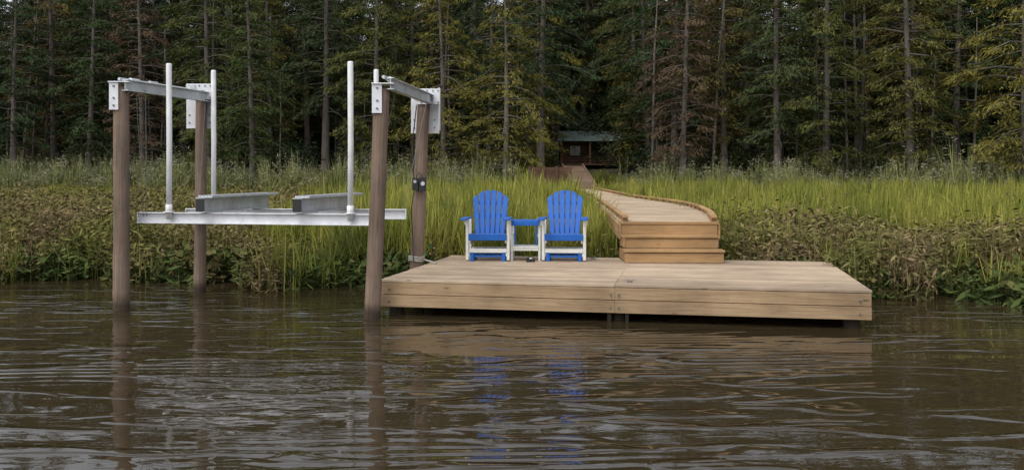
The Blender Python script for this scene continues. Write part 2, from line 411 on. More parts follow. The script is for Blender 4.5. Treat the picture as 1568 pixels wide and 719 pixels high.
mb = MB(); px, py = -1.43, 14.42
mb.box((px - 0.055, py - 0.03, 1.68), (0.09, 0.09, 0.19), 0); mb.box((px + 0.06, py - 0.03, 1.68), (0.10, 0.10, 0.21), 0)
mb.tube([(px - .055, py - .08, 1.72), (px - .055, py - .10, 1.72)], 0.024, 12, 1); mb.tube([(px + .065, py - .085, 1.69), (px + .065, py - .105, 1.69)], 0.032, 12, 1)
mb.tube([(px - .08, py, 1.77), (px - .11, py + .02, 2.3), (px - .04, py + .02, 2.9)], 0.009, 8, 0)
mb.tube([(px - .07, py - .02, 1.6), (px - .12, py - .02, 1.3), (px - .1, py, 0.9), (px - .09, py, .5)], 0.008, 8, 0)
mb.tube([(px + .06, py, 1.78), (px + .0, py - .02, 1.86), (px - .05, py, 1.78)], 0.008, 8, 0)
mb.build('switch_box', [M_black, M_alu], lift, 0.006)
mb = MB()
for k in range(3):
    pts = [(-1.486 + 0.118 * math.cos(t), 14.55 + 0.118 * math.sin(t), 0.50 + 0.028 * k + .01 * math.sin(2 * t)) for t in np.linspace(0, 2 * math.pi, 25)]
    mb.tube(pts, 0.013, 8, 0, cap=False)
mb.tube([(-1.38, 14.5, 0.52), (-1.25, 14.35, 0.50), (-1.15, 14.3, 0.475)], 0.013, 8)
mb.build('mooring_rope', [M_rope], lift, 0, True)

# ------------------------------------------------------------------ adirondack chairs
def chair(loc, rz):
    e = empty('adirondack_chair', loc, rz)
    W = MB(); B = MB()
    for sx in (-1, 1):
        W.box((sx * 0.325, 0.04, 0.345), (0.045, 0.10, 0.65)); W.box((sx * 0.325, 0.52, 0.33), (0.045, 0.09, 0.62))
        W.box((sx * 0.285, 0.28, 0.30), (0.03, 0.56, 0.09), rot=(math.radians(-7), 0, 0))
        W.box((sx * 0.30, 0.28, 0.10), (0.03, 0.52, 0.06))
        pl = [(-.07, -.06), (-.05, -.085), (0.0, -.095), (.05, -.085), (.065, -.06), (.06, .3), (.045, .60), (-.045, .60), (-.055, .3)]
        Mx = Matrix.Translation((sx * 0.330, 0, 0.685)) @ Matrix.Rotation(math.radians(-90), 4, 'X')
        B.extrude([(p[0] * sx, -p[1]) for p in pl], 0.026, Mx)
        W.box((sx * 0.352, 0.04, 0.62), (0.03, 0.07, 0.10))
        B.box((sx * 0.25, 0.28, 0.025), (0.06, 0.56, 0.05)); B.box((sx * 0.25, 0.035, 0.085), (0.05, 0.05, 0.12)); B.box((sx * .25, 0.5, 0.085), (0.05, 0.05, 0.12))
    W.box((0, 0.025, 0.165), (0.60, 0.03, 0.065)); W.box((0, 0.5, 0.155), (0.60, 0.03, 0.07))
    B.box((0, 0.05, 0.075), (0.46, 0.03, 0.030)); B.box((0, .5, .075), (.46, .03, .03))
    B.box((0, -0.022, 0.38), (0.60, 0.028, 0.10))
    for i in range(6):
        yy = 0.03 + i * 0.083; B.box((0, yy, 0.42 - i * 0.012), (0.60, 0.076, 0.024), rot=(math.radians(-7), 0, 0))
    Mb = Matrix.Translation((0, 0.44, 0.33)) @ Matrix.Rotation(math.radians(-20), 4, 'X')
    ns = 6; wb, wt, H = 0.46, 0.60, 0.83
    def topz(x): return H - 0.155 * (abs(x) / 0.30) ** 2.3
    for i in range(ns):
        g0, g1 = 0.0055, 0.0085
        xb0 = -wb / 2 + wb * i / ns + g0; xb1 = -wb / 2 + wb * (i + 1) / ns - g0
        xt0 = -wt / 2 + wt * i / ns + g1; xt1 = -wt / 2 + wt * (i + 1) / ns - g1
        poly = [(xb0, 0), (xb1, 0)]
        for k in range(5):
            x = xt1 + (xt0 - xt1) * k / 4
            z = topz(x)
            if k in (0, 4): z -= 0.012
            poly.append((x, z))
        B.extrude(poly, 0.024, Mb)
    B.box((0, 0.03, 0.16), (0.50, 0.03, 0.08), mat=Mb); B.box((0, 0.03, 0.40), (0.56, 0.03, 0.07), mat=Mb); B.box((0, 0.03, 0.62), (0.50, 0.03, 0.05), mat=Mb)
    W.build('white_frame', [M_white], e, 0.005); B.build('blue_slats', [M_blue], e, 0.006)
chair((-0.385, 14.80, DZ), math.radians(-3))
chair((0.815, 14.74, DZ), math.radians(-5))
e = empty('side_table', (0.215, 14.86, DZ), math.radians(-4)); W = MB(); B = MB()
for i in range(4): B.box((0, 0.03 + i * 0.115, 0.625), (0.47, 0.105, 0.03))
B.box((0, -0.02, 0.59), (0.44, 0.026, 0.06)); B.box((0, 0.40, 0.585), (0.42, 0.026, 0.05))
for sx in (-1, 1):
    B.box((sx * 0.17, 0.01, 0.43), (0.022, 0.04, 0.36)); W.box((sx * 0.205, 0.2, 0.40), (0.04, 0.36, 0.05)); 
    W.box((sx * 0.22, 0.03, 0.30), (0.035, 0.07, 0.60)); W.box((sx * 0.22, 0.37, 0.30), (0.035, 0.07, 0.60))
for i in range(4): W.box((0, 0.03 + i * 0.11, 0.215), (0.398, 0.10, 0.028))
W.box((0, 0.0, 0.18), (0.398, 0.026, 0.04))
W.build('white_frame', [M_white], e, 0.004); B.build('blue_slats', [M_blue], e, 0.005)

# ------------------------------------------------------------------ steps + boardwalk
st = empty('wooden_steps'); mb = MB()
WX0, WX1 = 1.735, 3.28
for i in range(3):
    ya = 14.46 + 0.29 * i; za = 0.461 + 0.203 * i; zb = za + 0.203
    cx = (WX0 + WX1) / 2 - i * 0.008; wd = (WX1 - WX0) - 0.03 * i
    mb.box((cx, ya + 0.03, za + 0.078), (wd - 0.02, 0.036, 0.150), rot=(0, 0, -0.03))
    if i < 2:
        mb.box((cx, ya + 0.055, zb - 0.019), (wd + 0.014, 0.145, 0.036), rot=(0, 0, -0.03))
        mb.box((cx, ya + 0.208, zb - 0.019), (wd + 0.014, 0.145, 0.036), rot=(0, 0, -0.03))
for sx in (WX0 + 0.035, WX1 - 0.035):
    mb.box((sx, 14.9, 0.56), (0.038, 0.76, 0.155)); mb.box((sx, 15.0, 0.76), (0.038, 0.46, 0.155))
mb.build('treads_and_risers', [M_step], st, 0.004)

bwk = empty('boardwalk')
LP = [(15.03, 1.77), (21, 2.10), (30, 2.55), (45.5, 2.98)]
RP = [(14.98, 3.28), (18.5, 3.92), (23, 4.30), (30, 3.92), (45.5, 4.1)]
def ip(P, y): return float(np.interp(y, [p[0] for p in P], [p[1] for p in P]))
WZ = 1.07
mb = MB(); y = 15.06
while y < 45.5:
    a, c = ip(LP, y) - .02, ip(RP, y) + .02
    mb.box(((a + c) / 2, y, WZ - 0.018 + random.uniform(-.002, .002)), (c - a, 0.137, 0.036), rot=(0, 0, -0.03)); y += 0.145
mb.build('planks', [M_walk], bwk, 0.003)
mb = MB()
for P, sg in ((LP, 1), (RP, -1)):
    seg = np.arange(P[0][0], 45.5, 2.4)
    for i in range(len(seg)):
        a = seg[i]; c = min(seg[i] + 2.39, 45.5)
        for (off, zc, hh, ww) in ((0.05, WZ + 0.080, 0.036, 0.10), (-0.03, WZ - 0.16, 0.24, 0.04)):
            mb.beam((ip(P, a) + sg * off, a, zc), (ip(P, c) + sg * off, c, zc), ww, hh)
        for t in np.arange(a + .2, c, 0.8): mb.box((ip(P, t) + sg * .05, t, WZ + 0.031), (0.08, 0.2, 0.060))
mb.box((2.52, 14.99, WZ - 0.14), (1.52, 0.04, 0.2), rot=(0, 0, -0.03))
mb.box((2.52, 15.02, WZ - 0.018), (1.56, 0.13, 0.04), rot=(0, 0, -0.03))
mb.build('curbs_and_stringers', [M_step], bwk, 0.004)
mb = MB()
for t in np.arange(15.25, 45, 2.4):
    for P, sg in ((LP, 1), (RP, -1)):
        x = ip(P, t) + sg * 0.07; mb.tube([(x, t, -1.0), (x, t, 1.02)], 0.1, 12, 0, .03)
    mb.box(((ip(LP, t) + ip(RP, t)) / 2, t - .12, 0.86), (ip(RP, t) - ip(LP, t), 0.05, 0.2))
mb.build('boardwalk_piles', [M_dark], bwk)
mb = MB()
N_ = 26
for i in range(N_):
    y = 45.6 + i * 0.26; z = WZ + 1.15 * (i / (N_ - 1)) ** 0.9
    mb.box((3.62 - 0.01 * i, y, z), (1.05, 0.24, 0.05), rot=(0.16, 0, 0))
for sx in (-0.56, 0.56):
    mb.beam((3.62 + sx, 45.5, WZ - .02), (3.37 + sx, 52.2, WZ + 1.18), 0.05, 0.28)
mb.build('ramp', [M_ramp], bwk, 0)
rw = empty('retaining_wall'); mb = MB()
for i in range(9): mb.box((2.0, 49.5, 0.55 + i * 0.19), (2.3, 0.09, 0.184))
for k in range(4): mb.box((0.95 + k * 0.70, 49.42, 1.35), (0.14, 0.1, 1.75))
mb.build('wall_timbers', [M_cabinw], rw, 0.01)

cb = empty('log_cabin', (6.3, 76, 2.5), math.radians(-4)); cb.scale = (.9, .9, .9); mb = MB()
for i in range(9):
    z = 0.12 + i * 0.235
    for yy in (-1.8, 1.8): mb.tube([(-2.5, yy, z), (2.5, yy, z)], 0.125, 8, 0)
    for xx in (-2.35, 2.35): mb.tube([(xx, -1.95, z + .1), (xx, 1.95, z + .1)], 0.125, 8, 0)
for xx in (-2.35, 2.35): mb.poly([(xx, -1.9, 2.1), (xx, 1.9, 2.1), (xx, 0, 2.9)], [(0, 1, 2)], 0)
for xx in (-2.5, 0, 2.5): mb.box((xx, -3.0, 1.05), (0.14, 0.14, 2.1), 0)
mb.box((0, -2.4, 0.02), (5.3, 1.4, 0.1), 0)
mb.build('walls', [M_cabinw], cb)
mb = MB()
mb.poly([(-2.8, -3.2, 2.05), (2.8, -3.2, 2.05), (2.8, 0, 3.0), (-2.8, 0, 3.0), (-2.8, -3.2, 2.11), (2.8, -3.2, 2.11), (2.8, 0, 3.06), (-2.8, 0, 3.06)], [(0, 3, 2, 1), (4, 5, 6, 7), (0, 1, 5, 4), (1, 2, 6, 5), (3, 0, 4, 7)])
mb.poly([(-2.8, 2.3, 2.1), (2.8, 2.3, 2.1), (2.8, 0, 3.0), (-2.8, 0, 3.0), (-2.8, 2.3, 2.16), (2.8, 2.3, 2.16), (2.8, 0, 3.06), (-2.8, 0, 3.06)], [(0, 1, 2, 3), (4, 7, 6, 5), (0, 4, 5, 1), (1, 5, 6, 2), (3, 7, 4, 0)])
for k in range(14):
    x = -2.7 + k * 0.415; mb.beam((x, -3.2, 2.125), (x, -0.02, 3.07), 0.03, 0.03)
mb.build('roof', [M_roof], cb)
mb = MB()
mb.box((0.3, -1.96, 0.95), (0.85, 0.06, 1.85), 1); mb.box((-1.3, -1.96, 1.25), (0.9, 0.05, 0.8), 0); mb.box((1.6, -1.96, 1.25), (0.8, 0.05, 0.8), 0)
for cx, wd in ((-1.3, 1.0), (1.6, .9)):
    mb.box((cx, -1.99, 1.69), (wd, 0.05, 0.07), 1); mb.box((cx, -1.99, .81), (wd, 0.05, 0.07), 1); mb.box((cx, -1.995, 1.25), (.05, 0.03, .8), 1)
mb.build('door_and_windows', [M_glass, M_dark], cb)

# ------------------------------------------------------------------ vegetation meshes
def finish_mesh(name, mb, leafV, leafR, leafMat, mats, leafTip=None, quads=True):
    V = np.array(mb.v, dtype=np.float32).reshape(-1, 3) if mb and mb.v else np.zeros((0, 3), np.float32)
    n0 = len(V); lv = leafV.reshape(-1, 3).astype(np.float32)
    allv = np.concatenate([V, lv]); nl = len(leafV)
    me = bpy.data.meshes.new(name)
    faces = list(mb.f) if mb else []
    nf0 = len(faces)
    q = (np.arange(nl * 4) + n0).reshape(-1, 4)
    loops = [i for f in faces for i in f]; starts = []; c = 0
    for f in faces: starts.append(c); c += len(f)
    me.vertices.add(len(allv)); me.vertices.foreach_set('co', allv.ravel())
    me.loops.add(c + nl * 4); me.polygons.add(nf0 + nl)
    me.loops.foreach_set('vertex_index', np.concatenate([np.array(loops, dtype=np.int32), q.ravel().astype(np.int32)]))
    me.polygons.foreach_set('loop_start', np.concatenate([np.array(starts, dtype=np.int32), c + 4 * np.arange(nl, dtype=np.int32)]))
    for m_ in mats: me.materials.append(m_)
    mi = np.zeros(nf0 + nl, dtype=np.int32); mi[nf0:] = leafMat
    me.polygons.foreach_set('material_index', mi)
    me.update(calc_edges=True); me.validate()
    a = me.attributes.new('rnd', 'FLOAT', 'POINT')
    a.data.foreach_set('value', np.concatenate([np.array(mb.r if mb else [], dtype=np.float32), np.repeat(leafR, 4).astype(np.float32)]))
    a = me.attributes.new('tc', 'FLOAT_VECTOR', 'POINT')
    t = np.zeros((len(allv), 3), np.float32)
    if mb and mb.t: t[:n0] = np.array(mb.t)
    a.data.foreach_set('vector', t.ravel())
    if leafTip is not None:
        a = me.attributes.new('tip', 'FLOAT', 'POINT')
        a.data.foreach_set('value', np.concatenate([np.zeros(n0, np.float32), leafTip.reshape(-1).astype(np.float32)]))
    return me
def unit(a): return a / (np.linalg.norm(a, axis=-1, keepdims=True) + 1e-9)
def leafquads(c, l, w, rng, flat=0.6, droop=0.25, dirs=None):
    n = len(c)
    a = rng.normal(size=(n, 3)); a[:, 2] = a[:, 2] * 0.45 - droop
    if dirs is not None: a = a * 0.55 + dirs
    a = unit(a)
    nn = rng.normal(size=(n, 3)) * flat; nn[:, 2] += 1; nn = unit(nn)
    b = unit(np.cross(nn, a)); l = l[:, None]; w = w[:, None]
    return np.stack([c - a * l / 2, c + b * w / 2, c + a * l / 2, c - b * w / 2], 1)

def make_tree(name, seed, h, leafmat, low=3.5, maxr=3.4, nb=120, dens=1.0, peak=0.35, bend=0.3, tr=0.22):
    rng = np.random.default_rng(seed); random.seed(seed)
    mb = MB(); pts = []; rr = []
    ph = rng.uniform(0, 6)
    def tp(z):
        f = z / h; return Vector((bend * math.sin(f * 2.2 + ph) - bend * math.sin(ph), bend * math.cos(f * 1.8 + ph) - bend * math.cos(ph), z))
    for i in range(15):
        z = h * (i / 14) ** 1.25 - (0.5 if i == 0 else 0); pts.append(tp(z)); rr.append(tr * (1.0 - 0.88 * (z / h)) * (1.0 + 0.7 * math.exp(-max(z, 0) / 0.8)))
    mb.tube(pts, rr, 9, 0, 0.12, rnd=0.6)
    C = []; R = []; D = []
    for i in range(nb):
        f = (i + rng.random()) / nb; z = low + (h - low) * f ** 1.15; g = (z - low) / (h - low)
        prof = (0.55 + 0.45 * min(1, g / peak)) if g < peak else max(0.10, (1 - (g - peak) / (1 - peak)) ** 0.8)
        ln = maxr * prof * rng.uniform(0.45, 1.25)
        az = i * 2.39996 + rng.normal() * 0.4
        d = Vector((math.cos(az), math.sin(az), 0)); p0 = tp(z); up = rng.uniform(-0.05, 0.4)
        def bp(t): return p0 + d * ln * t + Vector((0, 0, ln * (up * t - 0.42 * t * t)))
        ps = [bp(t) for t in (0, 0.35, 0.7, 1.0)]
        r0 = 0.014 + 0.011 * ln
        mb.tube(ps, [r0, r0 * .7, r0 * .4, 0.006], 4, 0, cap=False, rnd=0.4)
        if g < 0.06 and rng.random() < 0.5: continue
        ntw = max(3, int(ln * 6.3 * dens)); side = Vector((-d.y, d.x, 0))
        cl = rng.uniform(0.0, 1.0)
        for k in range(ntw):
            t = rng.uniform(0.2, 1.05) ** 0.8
            lat = rng.normal() * ln * 0.16 * (1.2 - 0.7 * t)
            c = bp(t) + side * lat + Vector((0, 0, rng.normal() * 0.06 - abs(lat) * 0.25))
            m_ = int(11 * rng.uniform(.6, 1.4))
            cc = np.array(c)[None] + rng.normal(size=(m_, 3)) * np.array([0.20, 0.20, 0.07])
            tw = d + side * (lat * 1.2 / max(ln * .2, .1)) * .6 + Vector((0, 0, -0.35 - 0.4 * t)); tw = np.array(tw) / tw.length
            D.append(np.repeat(tw[None], m_, 0))
            C.append(cc); R.append(np.clip(0.55 * cl + 0.3 * rng.random() + rng.normal(size=m_) * 0.14 + 0.08, 0, 1))
    C = np.concatenate(C); R = np.concatenate(R); D = np.concatenate(D)
    n = len(C); lv = leafquads(C, rng.uniform(0.18, 0.46, n), rng.uniform(0.033, 0.08, n), rng, 0.8, 0.1, D)
    return finish_mesh(name, mb, lv, R, 1, [M_bark, leafmat])

def make_shrub(name, seed, leafmat, r=1.3, h=1.8, n=1500):
    rng = np.random.default_rng(seed); random.seed(seed); mb = MB(); C = []; R = []
    for i in range(26):
        az = rng.uniform(0, 6.28); rad = r * rng.uniform(0.1, 1); z = h * rng.uniform(0.15, 1) * (1.1 - 0.5 * rad / r)
        p = (math.cos(az) * rad, math.sin(az) * rad, z)
        mb.tube([(p[0] * .1, p[1] * .1, -0.1), (p[0] * .6, p[1] * .6, z * .55), p], [0.025, 0.015, 0.005], 4, 0, cap=False)
        m_ = n // 26; C.append(np.array(p)[None] + rng.normal(size=(m_, 3)) * np.array([.24, .24, .2]) * r / 1.2)
        R.append(np.clip(rng.random() * .5 + rng.random(m_) * .4, 0, 1))
    C = np.concatenate(C); R = np.concatenate(R); n = len(C)
    return finish_mesh(name, mb, leafquads(C, rng.uniform(.12, .28, n), rng.uniform(.05, .10, n), rng, 1.0), R, 1, [M_bark, leafmat])

def make_blades(name, seed, mat, n, rad, h0, h1, w0, w1, bend=0.35, plume=False, leafy=False, thick=1.0, clump=0):
    rng = np.random.default_rng(seed)
    a = rng.uniform(0, 2 * np.pi, n); r = rad * np.sqrt(rng.random(n))
    bx, by = np.cos(a) * r, np.sin(a) * r
    h = rng.uniform(h0, h1, n)
    if clump:
        ca = rng.uniform(0, 2 * np.pi, clump); cr = rad * np.sqrt(rng.random(clump)); ci = rng.integers(0, clump, n)
        bx = np.cos(ca[ci]) * cr[ci] + rng.normal(size=n) * .12; by = np.sin(ca[ci]) * cr[ci] + rng.normal(size=n) * .12
        ch = rng.uniform(.6, 1.35, clump); h = h * ch[ci]; crn = rng.random(clump)
    base = np.stack([bx, by, np.full(n, -0.05)], 1)
    w = rng.uniform(w0, w1, n)
    la = rng.uniform(0, 2 * np.pi, n); ld = np.stack([np.cos(la), np.sin(la), np.zeros(n)], 1)
    fa = rng.uniform(0, np.pi, n); fd = np.stack([np.cos(fa), np.sin(fa), np.zeros(n)], 1)
    bd = np.abs(rng.normal(size=n)) * bend * h; ini = rng.normal(size=n) * 0.08 * h
    rnd = rng.random(n)
    if clump: rnd = np.clip(0.45 * rnd + 0.55 * crn[ci], 0, 1)
    Q = []; R = []; T = []
    prev = None; ts = [0, 0.45, 0.8, 1.0]; ws = [0.8, 1.0, 0.75, 0.12]
    def pos(t): return base + ld * (ini * t + bd * t ** 2.2)[:, None] + np.array([0, 0, 1.0]) * (h * t - bd * 0.45 * t ** 3)[:, None]
    for t, wf in zip(ts, ws):
        p = pos(t); l_ = p - fd * (w * wf / 2)[:, None]; r_ = p + fd * (w * wf / 2)[:, None]
        if prev is not None:
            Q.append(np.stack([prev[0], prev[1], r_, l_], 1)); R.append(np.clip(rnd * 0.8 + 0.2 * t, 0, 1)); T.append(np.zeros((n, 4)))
        prev = (l_, r_)
    if plume:
        k = n // 4
        p = pos(1.0)[:k]
        m_ = 7; c = np.repeat(p, m_, 0) + rng.normal(size=(k * m_, 3)) * np.array([.05, .05, .13])
        lv = leafquads(c, rng.uniform(.12, .26, k * m_), rng.uniform(.02, .04, k * m_), rng, 1.0, 0.3)
        Q.append(lv); R.append(rng.random(k * m_)); T.append(np.full((k * m_, 4), 0.8))
    if leafy:
        m_ = leafy; tt = rng.uniform(0.3, 1.05, (n, m_))
        c = []
        for j in range(m_): 
            t = tt[:, j]; c.append(base + ld * (ini * t + bd * t ** 2.2)[:, None] + np.array([0, 0, 1.0]) * (h * t)[:, None] + rng.normal(size=(n, 3)) * .03)
        c = np.concatenate(c); q = len(c)
        lv = leafquads(c, rng.uniform(.06, .15, q) * thick, rng.uniform(.018, .04, q) * thick, rng, 1.0, -0.3)
        Q.append(lv); R.append(np.clip(np.tile(rnd, m_) * .6 + rng.random(q) * .4, 0, 1)); T.append(np.zeros((q, 4)))
    return finish_mesh(name, None, np.concatenate(Q), np.concatenate(R), 0, [mat], np.concatenate(T))

def lib(cname, meshes):
    c = bpy.data.collections.new(cname)
    for i, me_ in enumerate(meshes):
        o = bpy.data.objects.new('%s_%02d' % (cname, i), me_); c.objects.link(o)
    return c
def scatter(name, P, rot, scl, idx, coll):
    me = bpy.data.meshes.new(name); me.vertices.add(len(P)); me.vertices.foreach_set('co', np.asarray(P, np.float32).ravel())
    for nm, arr in (('rot', rot), ('scl', scl)):
        a = me.attributes.new(nm, 'FLOAT_VECTOR', 'POINT'); a.data.foreach_set('vector', np.asarray(arr, np.float32).ravel())
    a = me.attributes.new('idx', 'INT', 'POINT'); a.data.foreach_set('value', np.asarray(idx, np.int32))
    ob = bpy.data.objects.new(name, me); COL.objects.link(ob)
    ng = bpy.data.node_groups.new(name + '_gn', 'GeometryNodeTree')
    ng.interface.new_socket('Geometry', in_out='INPUT', socket_type='NodeSocketGeometry')
    ng.interface.new_socket('Geometry', in_out='OUTPUT', socket_type='NodeSocketGeometry')
    gi = ng.nodes.new('NodeGroupInput'); go = ng.nodes.new('NodeGroupOutput')
    io = ng.nodes.new('GeometryNodeInstanceOnPoints'); ci = ng.nodes.new('GeometryNodeCollectionInfo')
    ci.inputs['Collection'].default_value = coll; ci.inputs['Separate Children'].default_value = True; ci.inputs['Reset Children'].default_value = True
    def na(nm, dt):
        n = ng.nodes.new('GeometryNodeInputNamedAttribute'); n.data_type = dt; n.inputs['Name'].default_value = nm
        return [o for o in n.outputs if o.enabled][0]
    ng.links.new(gi.outputs[0], io.inputs['Points']); ng.links.new(ci.outputs[0], io.inputs['Instance'])
    io.inputs['Pick Instance'].default_value = True
    ng.links.new(na('idx', 'INT'), io.inputs['Instance Index']); ng.links.new(na('rot', 'FLOAT_VECTOR'), io.inputs['Rotation']); ng.links.new(na('scl', 'FLOAT_VECTOR'), io.inputs['Scale'])
    ng.links.new(io.outputs[0], go.inputs[0])
    md = ob.modifiers.new('scatter', 'NODES'); md.node_group = ng
    return ob

# trees
T = [make_tree('cypress_a', 1, 19, M_cyp, 2.2, 3.2, 115), make_tree('cypress_b', 2, 17.5, M_cyp, 3.0, 2.8, 105, peak=.3),
     make_tree('cypress_c', 3, 20, M_cyp, 1.6, 3.6, 120, .95, peak=.22), make_tree('pine_a', 4, 20.5, M_pine, 5, 3.4, 95, 1.1, peak=.25, tr=.28),
     make_tree('pine_b', 5, 19, M_pine, 3, 3.3, 105, 1.0), make_tree('rust_a', 6, 17, M_rust, 2.2, 2.9, 100, .75), make_tree('gold_a', 7, 16, M_gold, 2.0, 3.6, 85, .85, peak=.3)]
rng = np.random.default_rng(11)
def place_tree(x, y, k, s=1.0, rz=None):
    o = bpy.data.objects.new('cypress_tree' if k not in (3, 4) else 'pine_tree', T[k]); COL.objects.link(o)
    o.location = (x, y, float(height(np.array(x), np.array(y))) - 0.1); o.scale = (s, s, s); o.rotation_euler = (0, 0, rng.uniform(0, 6.28) if rz is None else rz)
for (x, y, k, s) in ((1.6, 53.5, 3, 0.95), (-0.4, 51, 6, .85), (9.4, 52, 5, .95), (-14.8, 53.5, 1, .9), (-33, 62, 4, 1), (24.5, 44.5, 6, 1.0), (20.5, 48, 0, 1), (14.5, 51, 4, 1), (17, 51, 2, 1),
                     (12.3, 54, 1, 1), (-4, 55, 6, .95), (-8.5, 57, 0, 1), (-19, 59, 2, 1), (-24, 61, 5, 1), (28, 48, 1, 1), (-1.5, 58, 4, .95), (-28.5, 63, 0, 1), (33, 46, 0, 1), (-12, 60, 3, 1), (-39, 65, 2, 1)):
    place_tree(x, y, k, s)
P = []; sc = []; ix = []
for row in range(7):
    off = 4 + row * 4.4
    for x in np.arange(-74, 74, 3.4 if row < 5 else 4.2):
        xx = x + rng.normal() * 1.1; yy = forest_edge(np.array(x)) + off + rng.normal() * 1.2
        if yy < 79 and abs(xx - (5.9 * yy / 75.0)) < 3.5: continue
        P.append((xx, yy, float(height(np.array(xx), np.array(yy))) - .1)); s = rng.uniform(.88, 1.15); sc.append((s, s, s * rng.uniform(.97, 1.08)))
        ix.append(rng.choice(7, p=[.21, .2, .19, .13, .16, .06, .05] if row < 4 else [.12, .12, .12, .3, .31, .01, .02]))
for (x, y) in ((3, 80), (6.0, 80.5), (9.2, 80), (4.6, 83.5), (7.6, 83.5), (11, 84), (2, 86), (5.8, 87), (9, 88), (7, 92), (3.6, 91), (12, 90), (5, 96), (9.5, 95)):
    P.append((x, y, float(height(np.array(x), np.array(y))) - .1)); s = rng.uniform(1.05, 1.2); sc.append((s, s, s)); ix.append(int(rng.choice([3, 4, 4, 2])))
n = len(P); rot = np.zeros((n, 3)); rot[:, 2] = rng.uniform(0, 6.28, n); rot[:, 0] = rng.normal(size=n) * .02
lt = lib('tree_types', T)
scatter('forest', P, rot, sc, ix, lt)
SH = lib('shrub_types', [make_shrub('shrub_a', 21, M_pine), make_shrub('shrub_b', 22, M_cyp, 1.1, 2.4), make_shrub('shrub_c', 23, M_pine, 1.5, 3.0)])
P = []; sc = []; ix = []
for k in range(460):
    x = rng.uniform(-74, 74); e_ = rng.uniform(0, 1) ** 1.2 * 32 - 1.5; y = float(forest_edge(np.array(x))) + e_
    if y < 74.5 and abs(x - 5.9 * y / 75) < 2.8: continue
    s = rng.uniform(.7, 1.3) * (1 + e_ / 40); P.append((x, y, float(height(np.array(x), np.array(y))))); sc.append((s, s, s)); ix.append(rng.integers(0, 3))
n = len(P); rot = np.zeros((n, 3)); rot[:, 2] = rng.uniform(0, 6.28, n)
scatter('undergrowth', P, rot, sc, ix, SH)
def make_snag(name, seed, h):
    random.seed(seed); mb = MB(); b_ = random.uniform(-.5, .5)
    mb.tube([(0, 0, -.3), (b_ * .2, 0, h * .3), (b_ * .6, .1, h * .65), (b_, 0, h)], [.11, .085, .06, .02], 7, 0, .08)
    for i in range(16):
        z = h * random.uniform(.2, .95); a = random.uniform(0, 6.28); l = random.uniform(.4, 1.3)
        mb.tube([(b_ * z / h, 0, z), (b_ * z / h + math.cos(a) * l, math.sin(a) * l, z + l * .15)], [.02, .006], 4, 0, cap=False)
    return finish_mesh(name, mb, np.zeros((0, 4, 3)), np.zeros(0), 0, [M_bark])
SN = lib('trunk_types', [make_snag('snag_a', 1, 9), make_snag('snag_b', 2, 12), make_snag('snag_c', 3, 14)])
P = []; sc = []; ix = []
for k in range(120):
    x = rng.uniform(-70, 70); e_ = rng.uniform(-3, 10); y = float(forest_edge(np.array(x))) + e_
    if y < 75 and abs(x - 5.8 * y / 75) < 2.6: continue
    P.append((x, y, float(height(np.array(x), np.array(y))))); s = rng.uniform(.6, 1.1); sc.append((s, s, s)); ix.append(rng.integers(0, 3))
n = len(P); rot = rng.normal(size=(n, 3)) * .03; rot[:, 2] = rng.uniform(0, 6.28, n)
scatter('bare_trunks', P, rot, sc, ix, SN)

# marsh plants
KD = {
 'g': [make_blades('grass_%d' % i, 31 + i, M_grass, 70, .36, .75, 1.25, .012, .024, .30) for i in range(3)],
 'G': [make_blades('grassbig_%d' % i, 131 + i, M_grass, 460, 1.15, .7, 1.2, .022, .045, .30, clump=15) for i in range(5)],
 'w': [make_blades('weed_%d' % i, 41 + i, M_weed, 40, .36, .32, .78, .008, .014, .2, leafy=7) for i in range(3)],
 'W': [make_blades('weedbig_%d' % i, 141 + i, M_weed, 230, 1.15, .32, .72, .012, .02, .2, leafy=6, thick=1.5, clump=14) for i in range(4)],
 'r': [make_blades('reed_%d' % i, 51 + i, M_reed, 230, 1.1, 1.2, 2.1, .026, .05, .22, plume=True, clump=9) for i in range(4)],
 'l': [make_blades('lily_%d' % i, 61 + i, M_lily, 26, .32, .16, .50, .008, .014, .25, leafy=5, thick=1.8) for i in range(3)]}
def inwalk(x, y, mg=0.25):
    return 14.5 < y < 53 and ip(LP, y) - mg < x < ip(RP, y) + mg
def indock(x, y):
    dx, dy = x + 1.71, y - 12.26; u = dx * .9816 - dy * .1907; v = dx * .1907 + dy * .9816
    return -0.25 < u < DL + .2 and v < DD + 0.15
def vn(x, y): return math.sin(x * .35 + 1.3) * math.cos(y * .27 + x * .11) * .6 + math.sin(x * .9 + y * .5) * .4
kinds = {k: ([], [], []) for k in KD}
def add(k, x, y, s, sz=1.0):
    P, c, i = kinds[k]; P.append((x, y, max(float(height(np.array(x), np.array(y))), -0.12) )); c.append((s, s, s * sz)); i.append(int(rng.integers(0, len(KD[k]))))
